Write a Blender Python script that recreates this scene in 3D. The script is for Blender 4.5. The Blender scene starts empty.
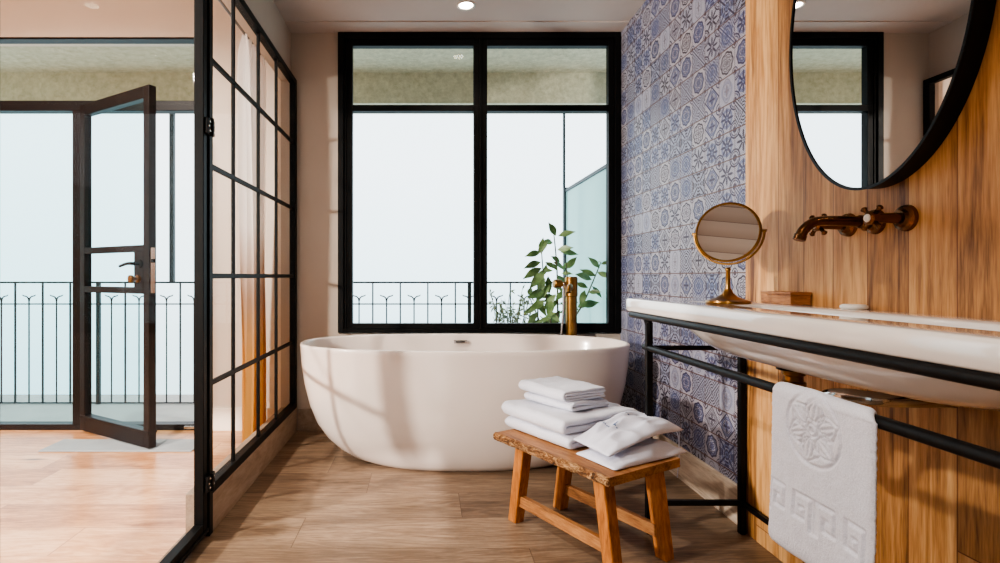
import bpy, bmesh, math, random
import numpy as np
from mathutils import Vector, Matrix, noise
random.seed(7)
scn = bpy.context.scene
COL = scn.collection
PI = math.pi

# ------------------------------------------------------------------ objects
def mat_of(o):
    M = Matrix.Translation(o.location) @ Matrix.Rotation(o.rotation_euler.z, 4, 'Z')
    return mat_of(o.parent) @ M if o.parent else M

def tag(o, label, cat, group=None):
    o['label'] = label; o['category'] = cat
    if group: o['group'] = group
    return o

def thing(name, label, cat, loc=(0, 0, 0), rotz=0, group=None):
    o = bpy.data.objects.new(name, None); COL.objects.link(o)
    o.empty_display_size = 0.05
    o.location = loc; o.rotation_euler = (0, 0, rotz)
    return tag(o, label, cat, group)

def struct_root(name, loc=(0, 0, 0)):
    o = bpy.data.objects.new(name, None); COL.objects.link(o)
    o.location = loc; o['kind'] = 'structure'
    return o

def obj(name, bm, m, parent=None, smooth=False, loc=(0, 0, 0), sub=0, auto=None):
    """bm is in world space; linked as one mesh object, made local to its parent"""
    bmesh.ops.recalc_face_normals(bm, faces=bm.faces)
    me = bpy.data.meshes.new(name); 
    o = bpy.data.objects.new(name, me); COL.objects.link(o)
    o.location = (0, 0, 0)
    if parent: o.parent = parent
    else: o.location = loc
    bm.transform(mat_of(o).inverted())
    if smooth:
        for f in bm.faces: f.smooth = True
    if auto is not None:
        for e in bm.edges:
            if len(e.link_faces) == 2 and e.calc_face_angle(0) > auto: e.smooth = False
    bm.to_mesh(me); bm.free()
    me.materials.append(m)
    if sub:
        s = o.modifiers.new('sub', 'SUBSURF'); s.levels = sub; s.render_levels = sub
    return o

def struct(name, bm, m, parent=None, **k):
    o = obj(name, bm, m, parent, **k)
    if not parent: o['kind'] = 'structure'
    return o

def NB(): return bmesh.new()

def box(bm, x0, x1, y0, y1, z0, z1, bev=0.0, M=None):
    t = bmesh.new()
    bmesh.ops.create_cube(t, size=1.0)
    for v in t.verts:
        v.co = Vector(((x0 + x1) / 2 + v.co.x * (x1 - x0), (y0 + y1) / 2 + v.co.y * (y1 - y0), (z0 + z1) / 2 + v.co.z * (z1 - z0)))
    if bev:
        bmesh.ops.bevel(t, geom=list(t.edges), offset=bev, segments=2, profile=0.5, affect='EDGES')
    if M is not None: t.transform(M)
    me = bpy.data.meshes.new('t'); t.to_mesh(me); t.free(); bm.from_mesh(me); bpy.data.meshes.remove(me)
    return bm

def bbox(*a, **k): return box(NB(), *a, **k)

def tube(bm, pts, rad, seg=12, cap=True, smoothpath=0):
    pts = [Vector(p) for p in pts]
    if smoothpath:
        new = []
        n = len(pts)
        rr = rad if isinstance(rad, (list, tuple)) else [rad] * n
        nr = []
        for i in range(n - 1):
            p0 = pts[max(i - 1, 0)]; p1 = pts[i]; p2 = pts[i + 1]; p3 = pts[min(i + 2, n - 1)]
            for k in range(smoothpath):
                t = k / smoothpath
                new.append(0.5 * ((2 * p1) + (-p0 + p2) * t + (2 * p0 - 5 * p1 + 4 * p2 - p3) * t * t + (-p0 + 3 * p1 - 3 * p2 + p3) * t ** 3))
                nr.append(rr[i] * (1 - t) + rr[i + 1] * t)
        new.append(pts[-1]); nr.append(rr[-1]); pts = new; rad = nr
    n = len(pts)
    R = rad if isinstance(rad, (list, tuple)) else [rad] * n
    rings = []; up = None
    for i, p in enumerate(pts):
        d = (pts[min(i + 1, n - 1)] - pts[max(i - 1, 0)]).normalized()
        if up is None:
            up = d.orthogonal().normalized()
        up = (up - d * up.dot(d))
        if up.length < 1e-6: up = d.orthogonal()
        up.normalize(); w = d.cross(up)
        rings.append([bm.verts.new(p + (up * math.cos(2 * PI * k / seg) + w * math.sin(2 * PI * k / seg)) * R[i]) for k in range(seg)])
    for a, b in zip(rings, rings[1:]):
        for k in range(seg):
            bm.faces.new((a[k], a[(k + 1) % seg], b[(k + 1) % seg], b[k]))
    if cap:
        bm.faces.new(rings[0][::-1]); bm.faces.new(rings[-1])
    return bm

def lathe(bm, prof, seg=48, M=None):
    """prof: (r, z) list about +Z, M places it"""
    M = M or Matrix()
    rings = []
    for r, z in prof:
        if r < 1e-6: rings.append([bm.verts.new(M @ Vector((0, 0, z)))])
        else: rings.append([bm.verts.new(M @ Vector((r * math.cos(2 * PI * k / seg), r * math.sin(2 * PI * k / seg), z))) for k in range(seg)])
    for a, b in zip(rings, rings[1:]):
        for k in range(seg):
            k2 = (k + 1) % seg
            if len(a) == 1 and len(b) == 1: continue
            if len(a) == 1: bm.faces.new((a[0], b[k2], b[k]))
            elif len(b) == 1: bm.faces.new((a[k], a[k2], b[0]))
            else: bm.faces.new((a[k], a[k2], b[k2], b[k]))
    return bm

def axis_m(p, d):
    d = Vector(d).normalized()
    return Matrix.Translation(p) @ d.to_track_quat('Z', 'Y').to_matrix().to_4x4()

def loft(bm, loops, cap0=False, cap1=False):
    R = [[bm.verts.new(p) for p in L] for L in loops]
    n = len(R[0])
    for a, b in zip(R, R[1:]):
        for k in range(n):
            bm.faces.new((a[k], a[(k + 1) % n], b[(k + 1) % n], b[k]))
    if cap0: bm.faces.new(R[0][::-1])
    if cap1: bm.faces.new(R[-1])
    return R

def sell(cx, cy, z, a, b, n, N=96):
    out = []
    for k in range(N):
        t = 2 * PI * (k + .5) / N
        c, s = math.cos(t), math.sin(t)
        out.append(Vector((cx + a * math.copysign(abs(c) ** (2 / n), c), cy + b * math.copysign(abs(s) ** (2 / n), s), z)))
    return out

# ------------------------------------------------------------------ material node helper
class S:
    nt = None
    def __init__(s, sock): s.s = sock
    @staticmethod
    def m(op, *a):
        n = S.nt.nodes.new('ShaderNodeMath'); n.operation = op
        for i, x in enumerate(a):
            if isinstance(x, S): S.nt.links.new(x.s, n.inputs[i])
            else: n.inputs[i].default_value = x
        return S(n.outputs[0])
    def __add__(s, o): return S.m('ADD', s, o)
    __radd__ = __add__
    def __sub__(s, o): return S.m('SUBTRACT', s, o)
    def __rsub__(s, o): return S.m('SUBTRACT', o, s)
    def __mul__(s, o): return S.m('MULTIPLY', s, o)
    __rmul__ = __mul__
    def __truediv__(s, o): return S.m('DIVIDE', s, o)
def fabs(a): return S.m('ABSOLUTE', a)
def fl(a): return S.m('FLOOR', a)
def gt(a, b): return S.m('GREATER_THAN', a, b)
def lt(a, b): return S.m('LESS_THAN', a, b)
def mx(a, b): return S.m('MAXIMUM', a, b)
def mn(a, b): return S.m('MINIMUM', a, b)
def sin(a): return S.m('SINE', a)
def cos(a): return S.m('COSINE', a)
def sqrt(a): return S.m('SQRT', a)

def newmat(name):
    m = bpy.data.materials.new(name); m.use_nodes = True
    nt = m.node_tree; S.nt = nt
    return m, nt, nt.nodes['Principled BSDF']

def setp(b, color=None, rough=None, metal=None, spec=None, **k):
    if color is not None: b.inputs['Base Color'].default_value = (*color, 1)
    if rough is not None: b.inputs['Roughness'].default_value = rough
    if metal is not None: b.inputs['Metallic'].default_value = metal
    if spec is not None: b.inputs['Specular IOR Level'].default_value = spec
    for n, v in k.items(): b.inputs[n.replace('_', ' ')].default_value = v

def srgb(r, g, b):
    f = lambda c: (c / 255 / 12.92) if c / 255 <= .04045 else ((c / 255 + .055) / 1.055) ** 2.4
    return (f(r), f(g), f(b))

def coords(nt, kind='Object', scale=(1, 1, 1), rot=(0, 0, 0), loc=(0, 0, 0)):
    tc = nt.nodes.new('ShaderNodeTexCoord'); mp = nt.nodes.new('ShaderNodeMapping')
    mp.inputs['Scale'].default_value = scale; mp.inputs['Rotation'].default_value = rot; mp.inputs['Location'].default_value = loc
    nt.links.new(tc.outputs[kind], mp.inputs['Vector']); return mp.outputs['Vector']

def noise_n(nt, vec, scale, detail=4, rough=.5, dist=0):
    n = nt.nodes.new('ShaderNodeTexNoise'); n.inputs['Scale'].default_value = scale
    n.inputs['Detail'].default_value = detail; n.inputs['Roughness'].default_value = rough; n.inputs['Distortion'].default_value = dist
    nt.links.new(vec, n.inputs['Vector']); return n.outputs['Fac']

def ramp(nt, fac, stops):
    r = nt.nodes.new('ShaderNodeValToRGB')
    nt.links.new(fac, r.inputs[0]); e = r.color_ramp.elements
    while len(e) < len(stops): e.new(0.5)
    for i, (p, c) in enumerate(stops):
        e[i].position = p; e[i].color = (*c, 1)
    return r.outputs[0]

def mixc(nt, fac, a, b, mode='MIX'):
    n = nt.nodes.new('ShaderNodeMix'); n.data_type = 'RGBA'; n.blend_type = mode
    if isinstance(fac, (int, float)): n.inputs[0].default_value = fac
    else: nt.links.new(fac, n.inputs[0])
    for i, c in ((6, a), (7, b)):
        if isinstance(c, tuple): n.inputs[i].default_value = (*c, 1)
        else: nt.links.new(c, n.inputs[i])
    return n.outputs[2]

def bump(nt, b, h, strength=.2, dist=.002):
    n = nt.nodes.new('ShaderNodeBump'); n.inputs['Strength'].default_value = strength; n.inputs['Distance'].default_value = dist
    nt.links.new(h, n.inputs['Height']); nt.links.new(n.outputs[0], b.inputs['Normal'])

def simple(name, color, rough=.5, metal=0, nscale=0, namt=.1, bmp=0, bscale=60, **k):
    m, nt, b = newmat(name); setp(b, color, rough, metal, **k)
    v = coords(nt)
    f = noise_n(nt, v, nscale or 6, 3)
    c = ramp(nt, f, [(.3, tuple(x * (1 - namt) for x in color)), (.7, tuple(min(1, x * (1 + namt * .6)) for x in color))])
    nt.links.new(c, b.inputs['Base Color'])
    if bmp: bump(nt, b, noise_n(nt, v, bscale, 3), bmp, .002)
    return m

def wood(name, dark, mid, light, grain=(1, 1, 1), scale=3, rough=.5, plank=None, knots=True, seam=(.05, .03, .02), seam_w=.012, bmp=.15, amp=1.0):
    """grain: mapping scale; small along the grain. plank=(axis_across 'x'/'y'/'z', width, axis_along, length)"""
    m, nt, b = newmat(name); setp(b, mid, rough)
    tc = nt.nodes.new('ShaderNodeTexCoord'); sep = nt.nodes.new('ShaderNodeSeparateXYZ'); nt.links.new(tc.outputs['Object'], sep.inputs[0])
    ax = {'x': S(sep.outputs[0]), 'y': S(sep.outputs[1]), 'z': S(sep.outputs[2])}
    comb = nt.nodes.new('ShaderNodeCombineXYZ')
    if plank:
        pc, pw, pa, pl = plank
        idx = fl(ax[pc] / pw + .13)
        off = sin(idx * 12.9898) * 43.7
        row = fl(ax[pa] / pl + off)
        rnd = S.m('FRACT', sin(idx * 78.233 + row * 37.7) * 4375.85)
        o = {k: ax[k] + rnd * 9.0 for k in 'xyz'}
        for i, k in enumerate('xyz'): nt.links.new(o[k].s, comb.inputs[i])
        fx = S.m('FRACT', ax[pc] / pw + .13); fy = S.m('FRACT', ax[pa] / pl + off)
        e1 = mx(lt(fx, seam_w), gt(fx, 1 - seam_w)); e2 = lt(fy, .003 / pl * 1.0)
        seamm = mx(e1, e2)
    else:
        for i, k in enumerate('xyz'): nt.links.new(ax[k].s, comb.inputs[i])
        seamm = None; rnd = None
    mp = nt.nodes.new('ShaderNodeMapping'); mp.inputs['Scale'].default_value = grain; nt.links.new(comb.outputs[0], mp.inputs[0])
    v = mp.outputs[0]
    n1 = noise_n(nt, v, scale, 5, .6, .6)
    n2 = noise_n(nt, v, scale * 7, 4, .65, .3)
    n3 = noise_n(nt, v, scale * .45, 3, .5, 1.2)
    n4 = noise_n(nt, v, scale * 22, 2, .6)
    f = (S(n1) - .5) * (.75 * amp) + (S(n2) - .5) * (.6 * amp) + sin(S(n3) * 70) * .05 + (S(n4) - .5) * (.3 * amp) + .5
    if rnd is not None: f = f + (rnd - .5) * .16
    c = ramp(nt, f.s, [(.28, dark), (.48, mid), (.68, light)])
    if knots:
        vo = nt.nodes.new('ShaderNodeTexVoronoi'); vo.inputs['Scale'].default_value = scale * .55
        mp2 = nt.nodes.new('ShaderNodeMapping'); g = [max(q, .22 * max(grain)) for q in grain]; mp2.inputs['Scale'].default_value = g
        nt.links.new(comb.outputs[0], mp2.inputs[0]); nt.links.new(mp2.outputs[0], vo.inputs['Vector'])
        kf = ramp(nt, vo.outputs['Distance'], [(.03, (1, 1, 1)), (.13, (0, 0, 0))])
        c = mixc(nt, kf, c, tuple(x * .45 for x in dark))
    if seamm is not None: c = mixc(nt, seamm.s, c, seam)
    nt.links.new(c, b.inputs['Base Color'])
    bump(nt, b, f.s, bmp, .002)
    return m

def glass_mat(name, tint=(1, 1, 1), refl=1.0, frost=0):
    m = bpy.data.materials.new(name); m.use_nodes = True; nt = m.node_tree; S.nt = nt
    nt.nodes.clear()
    out = nt.nodes.new('ShaderNodeOutputMaterial')
    tr = nt.nodes.new('ShaderNodeBsdfTransparent'); tr.inputs[0].default_value = (*tint, 1)
    gl = nt.nodes.new('ShaderNodeBsdfGlossy'); gl.inputs['Roughness'].default_value = 0.0
    fr = nt.nodes.new('ShaderNodeLayerWeight'); fr.inputs[0].default_value = .5
    fm = (S.m('POWER', S(fr.outputs['Facing']), 5.0) * .9 + .025) * refl
    mix = nt.nodes.new('ShaderNodeMixShader'); nt.links.new(fm.s, mix.inputs[0])
    last = tr.outputs[0]
    if frost:
        df = nt.nodes.new('ShaderNodeBsdfTranslucent'); df.inputs[0].default_value = (*tint, 1)
        dd = nt.nodes.new('ShaderNodeBsdfDiffuse'); dd.inputs[0].default_value = (*tint, 1)
        a = nt.nodes.new('ShaderNodeMixShader'); a.inputs[0].default_value = .35; nt.links.new(df.outputs[0], a.inputs[1]); nt.links.new(dd.outputs[0], a.inputs[2])
        bq = nt.nodes.new('ShaderNodeMixShader'); bq.inputs[0].default_value = frost; nt.links.new(tr.outputs[0], bq.inputs[1]); nt.links.new(a.outputs[0], bq.inputs[2])
        last = bq.outputs[0]
    nt.links.new(last, mix.inputs[1]); nt.links.new(gl.outputs[0], mix.inputs[2]); nt.links.new(mix.outputs[0], out.inputs[0])
    return m

# ------------------------------------------------------------------ materials
BLACK = simple('black_metal', srgb(12, 11, 12), .45, .0, spec=.2)
BLACKF = simple('black_frame', srgb(13, 12, 12), .5, .0, spec=.15)
DOORBLK = simple('dark_brown_metal', srgb(26, 20, 21), .45, .0, spec=.25)
WHITECER = simple('white_ceramic', srgb(232, 226, 222), .2, namt=.01, Coat_Weight=1.0, Coat_Roughness=.03, Coat_IOR=1.7)
TUBM = simple('white_acrylic', srgb(226, 213, 205), .22, namt=.01, Coat_Weight=.3, Coat_Roughness=.1)
PLASTER = simple('plaster', srgb(186, 173, 160), .9, namt=.03, bmp=.05)
CEILM = simple('ceiling_paint', srgb(190, 178, 172), .9, namt=.02)
CREAM = simple('cream_paint', srgb(232, 218, 203), .85, namt=.02)
PINKW = simple('bedroom_ceiling_paint', srgb(240, 236, 238), .85, namt=.02)
BRASS = simple('aged_brass', srgb(150, 112, 62), .28, .95, namt=.25, nscale=20)
BRONZE = simple('antique_bronze', srgb(108, 74, 46), .26, .95, namt=.3, nscale=30)
CHROME = simple('chrome', srgb(200, 198, 196), .12, 1.0, namt=.03)
SOAPM = simple('soap', srgb(240, 236, 230), .4, namt=.02)
GREYSHEET = simple('grey_sheet', srgb(150, 155, 158), .95, bmp=.4, bscale=200)
STUCCO, nt, b = newmat('soffit_stucco')
v = coords(nt); f = noise_n(nt, v, 26, 6, .7); c = ramp(nt, f, [(.3, srgb(182, 172, 146)), (.7, srgb(222, 212, 186))]); nt.links.new(c, b.inputs['Base Color']); setp(b, None, .95); bump(nt, b, f, .5, .01)
CONC = simple('balcony_tile', srgb(190, 186, 182), .8, namt=.08)
RAILM = simple('rail_iron', srgb(46, 50, 54), .6)
POSTM = simple('post_paint', srgb(32, 48, 56), .5)
GLASS = glass_mat('window_glass', (.97, .99, .99), .5)
GLASSD = glass_mat('door_glass', (.84, .95, .96), .15)
GLASSP = glass_mat('partition_glass', (.97, .97, .96), .13)
FROST = glass_mat('frosted_glass', (.66, .88, .86), .6, .82)
MIRROR = simple('mirror_glass', (.92, .93, .93), .0, 1.0, namt=0)
TERRA = simple('terracotta', srgb(160, 95, 65), .8)
SOIL = simple('soil', srgb(60, 45, 35), .95, bmp=.5)
STEM = simple('stem_bark', srgb(88, 84, 60), .8)

TOWELM, nt, b = newmat('terry_cotton'); setp(b, srgb(226, 229, 242), .95, spec=.1)
v = coords(nt); f = noise_n(nt, v, 420, 3, .7); f2 = noise_n(nt, v, 60, 3, .6)
bump(nt, b, (S(f) * .6 + S(f2) * .8).s, .5, .004)
nt.links.new(ramp(nt, f, [(.3, srgb(206, 208, 222)), (.65, srgb(230, 232, 244))]), b.inputs['Base Color'])
b.inputs['Sheen Weight'].default_value = .3
LINEN, nt, b = newmat('white_linen'); setp(b, srgb(232, 231, 238), .8, spec=.2)
v = coords(nt); bump(nt, b, noise_n(nt, v, 30, 4, .5), .25, .006)
nt.links.new(ramp(nt, noise_n(nt, v, 500, 2), [(.3, srgb(204, 206, 222)), (.7, srgb(222, 224, 238))]), b.inputs['Base Color'])
LOGOM = simple('logo_print', srgb(92, 110, 150), .8)

# curtain: pale cloth, sunlight on its lower half painted in as gold
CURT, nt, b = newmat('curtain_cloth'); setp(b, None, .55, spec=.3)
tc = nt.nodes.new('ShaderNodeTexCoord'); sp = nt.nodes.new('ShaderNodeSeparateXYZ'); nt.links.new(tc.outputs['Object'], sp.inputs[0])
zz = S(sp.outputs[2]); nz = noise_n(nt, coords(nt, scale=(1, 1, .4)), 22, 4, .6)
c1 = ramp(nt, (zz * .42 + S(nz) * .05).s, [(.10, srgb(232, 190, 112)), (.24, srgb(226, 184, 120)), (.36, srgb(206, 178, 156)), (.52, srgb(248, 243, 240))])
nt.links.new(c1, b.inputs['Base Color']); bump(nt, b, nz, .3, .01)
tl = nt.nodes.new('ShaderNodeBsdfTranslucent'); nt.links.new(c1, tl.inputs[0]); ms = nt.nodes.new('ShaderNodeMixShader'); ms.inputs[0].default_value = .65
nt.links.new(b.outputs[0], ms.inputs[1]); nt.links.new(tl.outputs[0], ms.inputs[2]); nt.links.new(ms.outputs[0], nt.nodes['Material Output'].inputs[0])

FLOORM = wood('bath_floor_planks', srgb(76, 60, 47), srgb(118, 96, 77), srgb(152, 129, 106), grain=(.1, 1, 1), scale=22, rough=.42,
              plank=('y', .232, 'x', 1.25), knots=False, seam=srgb(86, 68, 56), seam_w=.006, bmp=.1, amp=.6)
FLOORB = wood('bedroom_floor_planks', srgb(150, 96, 58), srgb(196, 140, 96), srgb(222, 174, 134), grain=(.16, 1, 1), scale=12, rough=.32,
              plank=('y', .2, 'x', 1.4), knots=True, seam=srgb(150, 100, 72), seam_w=.006, bmp=.08, amp=.7)
BASEW = wood('skirting_wood', srgb(150, 130, 112), srgb(184, 166, 148), srgb(206, 190, 172), grain=(1, .12, 1), scale=12, rough=.55, knots=False)
CURBW = wood('curb_wood', srgb(128, 108, 92), srgb(150, 130, 112), srgb(166, 146, 128), grain=(1, .2, 1), scale=6, rough=.6, knots=False)
OAKP = wood('oak_wall_boards', srgb(96, 56, 24), srgb(188, 134, 78), srgb(226, 178, 120), grain=(1, 1, .06), scale=11, rough=.55,
            plank=('y', .118, 'z', 2.9), knots=True, seam=srgb(118, 72, 40), seam_w=.012, bmp=.2, amp=.8)
STOOLW = wood('stool_wood', srgb(120, 68, 26), srgb(166, 102, 46), srgb(188, 126, 66), grain=(1, 1, .15), scale=14, rough=.5, knots=False)
STOOLT = wood('stool_top_wood', srgb(98, 60, 30), srgb(146, 96, 54), srgb(174, 124, 76), grain=(1, .15, 1), scale=14, rough=.5, knots=False)
BARK, nt, b = newmat('bark_edge'); setp(b, None, .85)
v = coords(nt, scale=(1, .45, 1)); f = noise_n(nt, v, 55, 6, .75, 1.5)
nt.links.new(ramp(nt, f, [(.36, srgb(58, 36, 20)), (.48, srgb(140, 92, 52)), (.6, srgb(206, 164, 116))]), b.inputs['Base Color']); bump(nt, b, f, 1.0, .02)
BOXW = wood('box_wood', srgb(140, 88, 46), srgb(176, 118, 70), srgb(198, 142, 90), grain=(.2, .2, 1), scale=20, rough=.5, knots=False)
SLATM, nt, b = newmat('cream_boards'); setp(b, None, .6)
tc = nt.nodes.new('ShaderNodeTexCoord'); sp = nt.nodes.new('ShaderNodeSeparateXYZ'); nt.links.new(tc.outputs['Object'], sp.inputs[0])
fz = S.m('FRACT', S(sp.outputs[2]) / .10)
nt.links.new(ramp(nt, fz.s, [(.0, srgb(120, 98, 88)), (.05, srgb(205, 186, 172)), (.6, srgb(234, 220, 208)), (.97, srgb(236, 224, 214))]), b.inputs['Base Color'])

# leaves
LEAF, nt, b = newmat('leaf_green'); setp(b, None, .35, spec=.5)
v = coords(nt); f = noise_n(nt, v, 9, 3)
nt.links.new(ramp(nt, f, [(.3, srgb(62, 88, 48)), (.5, srgb(104, 130, 78)), (.7, srgb(158, 176, 124))]), b.inputs['Base Color'])
LEAF2 = simple('leaf_grey_green', srgb(120, 134, 112), .6, namt=.3)

# blue and white patterned tiles
TILE, nt, b = newmat('azulejo_tiles'); setp(b, None, .42, spec=.25)
tc = nt.nodes.new('ShaderNodeTexCoord'); sp = nt.nodes.new('ShaderNodeSeparateXYZ'); nt.links.new(tc.outputs['Object'], sp.inputs[0])
C = .108
U = S(sp.outputs[1]) / C + .2; V = S(sp.outputs[2]) / C + .37
iu, iv = fl(U), fl(V)
wn = nt.nodes.new('ShaderNodeTexWhiteNoise'); wn.noise_dimensions = '3D'
cv = nt.nodes.new('ShaderNodeCombineXYZ'); nt.links.new(iu.s, cv.inputs[0]); nt.links.new(iv.s, cv.inputs[1]); cv.inputs[2].default_value = 3.3
nt.links.new(cv.outputs[0], wn.inputs[0])
rnd = S(wn.outputs['Value']); rs = nt.nodes.new('ShaderNodeSeparateColor'); nt.links.new(wn.outputs['Color'], rs.inputs[0]); rnd2 = S(rs.outputs[1])
fu = S.m('FRACT', U) - .5; fv = S.m('FRACT', V) - .5
a, bb = fabs(fu), fabs(fv)
r = sqrt(fu * fu + fv * fv); th = S.m('ARCTAN2', fv, fu)
p = mx(a, bb); q = mn(a, bb); d = a + bb
c8 = cos(th * 8); c4 = cos(th * 4)
def band(x, c, w): return lt(fabs(x - c), w)
corner = sqrt((.5 - a) * (.5 - a) + (.5 - bb) * (.5 - bb))
# motif 1: petalled medallion in ring with quarter rosettes
def line(x, w=.022): return lt(fabs(x), w)
m1 = mx(mx(lt(r, .10 + c8 * .06) * gt(r, .03), band(r, .20 + c8 * .03, .022)), mx(band(r, .285, .012), band(r, .37 + c8 * .02, .035)))
m1 = mx(m1, mx(lt(corner, .09), band(corner, .16, .02)))
# motif 2: lattice diamonds with star
m2 = mx(mx(band(d, .47, .035), band(d, .36, .014)), mx(band(d, .27, .018), lt(r, .13 + c4 * .09)))
m2 = mx(m2, mx(band(corner, .2, .025), lt(corner, .1)))
# motif 3: eight point star flowers
m3 = mx(lt(r, .24 + c8 * .15) * gt(r, .07), mx(band(corner, .3, .03), band(corner, .22, .018))); m3 = mx(m3, mx(lt(corner, .12), lt(r, .03)))
# motif 4: arabesque
m4 = gt(sin(a * 44) * sin(bb * 44) + cos(r * 62) * .6, .15)
# motif 5: tall cartouche, pale
e5 = sqrt((fu / .62) * (fu / .62) + fv * fv)
m5 = mx(mx(band(e5, .42, .022), lt(e5, .15 + c4 * .07)), mx(band(e5, .28, .022) * gt(sin(fv * 60), -.2), lt(corner, .12)))
# motif 6: crossing leaves
m6 = mx(lt(q / (p + .02), .34) * gt(sin(r * 52), -.35), lt(fabs(a - bb), .05) * gt(r, .12))
m6 = mx(m6, band(p, .43, .02))
def sel(lo, hi): return gt(rnd, lo) * lt(rnd, hi)
mask = sel(-1, .2) * m1 + sel(.2, .38) * m2 + sel(.38, .6) * m3 + sel(.6, .76) * m4 + sel(.76, .86) * m5 + sel(.86, 2) * m6
nz = noise_n(nt, coords(nt), 90, 3, .6)
big = noise_n(nt, coords(nt), 1.2, 2, .5)
lace = gt(sin(a * 80 + rnd * 6) * sin(bb * 80 + rnd2 * 6), .1) * .7
mask = mn(mask + lace * lt(mask, .5), 1.0)
deep = mixc(nt, rnd2.s, srgb(8, 12, 36), srgb(24, 40, 88))
base = mixc(nt, rnd.s, srgb(214, 210, 214), srgb(176, 186, 208))
fillm = mixc(nt, (mx(band(r, .3, .06), lt(r, .16)) * gt(rnd2, .4) * .7).s, base, srgb(74, 104, 158))
paint = mixc(nt, mask.s, fillm, deep)
pale = mixc(nt, (gt(rnd, .76) * lt(rnd, .86) * .35).s, paint, srgb(196, 194, 202))
worn = mixc(nt, (S(nz) * .42).s, pale, srgb(132, 112, 116))
fin = mixc(nt, (gt(p, .484) * .85).s, worn, srgb(104, 82, 78))
fin = mixc(nt, (gt(bb, .476) * .75).s, fin, srgb(96, 66, 56))
fin = mixc(nt, 1.0, fin, (.84, .84, .88), 'MULTIPLY')
nt.links.new(fin, b.inputs['Base Color'])
bump(nt, b, (1.0 - gt(p, .48)).s, .4, .002)

# ------------------------------------------------------------------ camera
F = 540.0
cam = bpy.data.cameras.new('camera'); co = bpy.data.objects.new('camera', cam); COL.objects.link(co); scn.camera = co
cam.sensor_width = 36; cam.sensor_fit = 'HORIZONTAL'; cam.lens = F * 36 / 1000
cam.shift_x = (500 - 425) / 1000; cam.shift_y = -(281.5 - 276) / 1000
cam.clip_start = .02
EYE = .92
co.location = (0, 0, EYE); co.rotation_euler = (PI / 2, 0, 0)

# ------------------------------------------------------------------ room
YW = 3.22; CZ = 2.374; XR = 1.165; XL = -.80; YF = -1.25; XB = -4.1; CB = 2.75
struct('floor', bbox(-.86, XR + .1, YF - .1, YW + .12, -.1, 0), FLOORM)
struct('floor', bbox(XB - .1, -.86, YF - .1, YW + .12, -.1, 0), FLOORB)
struct('ceiling', bbox(-.86, XR + .1, YF - .1, YW - .14, CZ, CZ + .15), CEILM)
struct('ceiling', bbox(-.86, XR + .1, YW - .14, YW + .14, CZ - .006, CZ + .15), CEILM)
struct('ceiling', bbox(XB - .1, -.86, YF - .1, YW + .12, CB, CB + .12), PINKW)
struct('wall_right', bbox(XR, XR + .1, YF - .1, YW + .14, 0, CZ), TILE)
struct('trim_1', bbox(1.148, XR, 1.27 - 2.4, 1.935, 0, CZ, bev=.002), OAKP)
struct('baseboard_right', bbox(1.152, XR, 1.94, YW, 0, .145, bev=.002), BASEW)
# window wall of the bathroom: pier on the left, breast below the window
bm = NB(); box(bm, -.86, -.515, YW, YW + .13, 0, CZ); box(bm, -.515, XR, YW, YW + .13, 0, .575)
struct('wall_back', bm, PLASTER)
# bedroom window wall
bm = NB(); box(bm, -1.30, -.86, YW, YW + .13, 0, CB); box(bm, -2.85, -1.30, YW, YW + .13, 2.345, CB); box(bm, XB, -2.85, YW, YW + .13, 0, CB)
struct('wall_back', bm, CREAM)
struct('baseboard_back', bbox(-1.30, -.86, YW - .015, YW, 0, .135, bev=.003), CREAM)
struct('baseboard_back', bbox(-.758, -.5, YW - .012, YW, 0, .13, bev=.002), CURBW)
# left wall above the glazed partition, curb below it
struct('wall_left', bbox(-.86, XL, YF, YW, 2.085, CB), PLASTER)
struct('trim_2', bbox(-.86, -.762, 1.938, YW, 0, .137, bev=.002), CURBW)
struct('wall_left', bbox(-.86, XL, YF, .9, 0, 2.085), SLATM)
# walls behind the camera, with the door and transom openings daylight falls through
bm = NB(); XO = .14
box(bm, -.86, -.65, YF - .1, YF, 0, CZ); box(bm, XO, XR, YF - .1, YF, 0, CZ)
box(bm, -.65, XO, YF - .1, YF, 1.673, 1.73); box(bm, -.65, -.45, YF - .1, YF, 1.73, 2.2); box(bm, -.65, XO, YF - .1, YF, 2.2, CZ)
box(bm, -.45, XO, YF - .07, YF - .04, 1.90, 1.925)
struct('wall_front', bm, CREAM)
bm = NB()
box(bm, XB, -3.5, YF - .1, YF, 0, CB); box(bm, -3.5, -.86, YF - .1, YF, 2.62, CB); box(bm, -1.0, -.86, YF - .1, YF, 0, 2.62)
struct('wall_front', bm, CREAM)
struct('wall_left', bbox(XB - .1, XB, YF, YW + .13, 0, CB), SLATM)

def frame_rect(bm, x0, x1, z0, z1, w, y0, y1, bev=.002, wb=None, wt=None):
    wb = wb or w; wt = wt or w
    box(bm, x0, x0 + w, y0, y1, z0, z1, bev); box(bm, x1 - w, x1, y0, y1, z0, z1, bev)
    box(bm, x0 + w, x1 - w, y0, y1, z0, z0 + wb, bev); box(bm, x0 + w, x1 - w, y0, y1, z1 - wt, z1, bev)
    return bm

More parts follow.
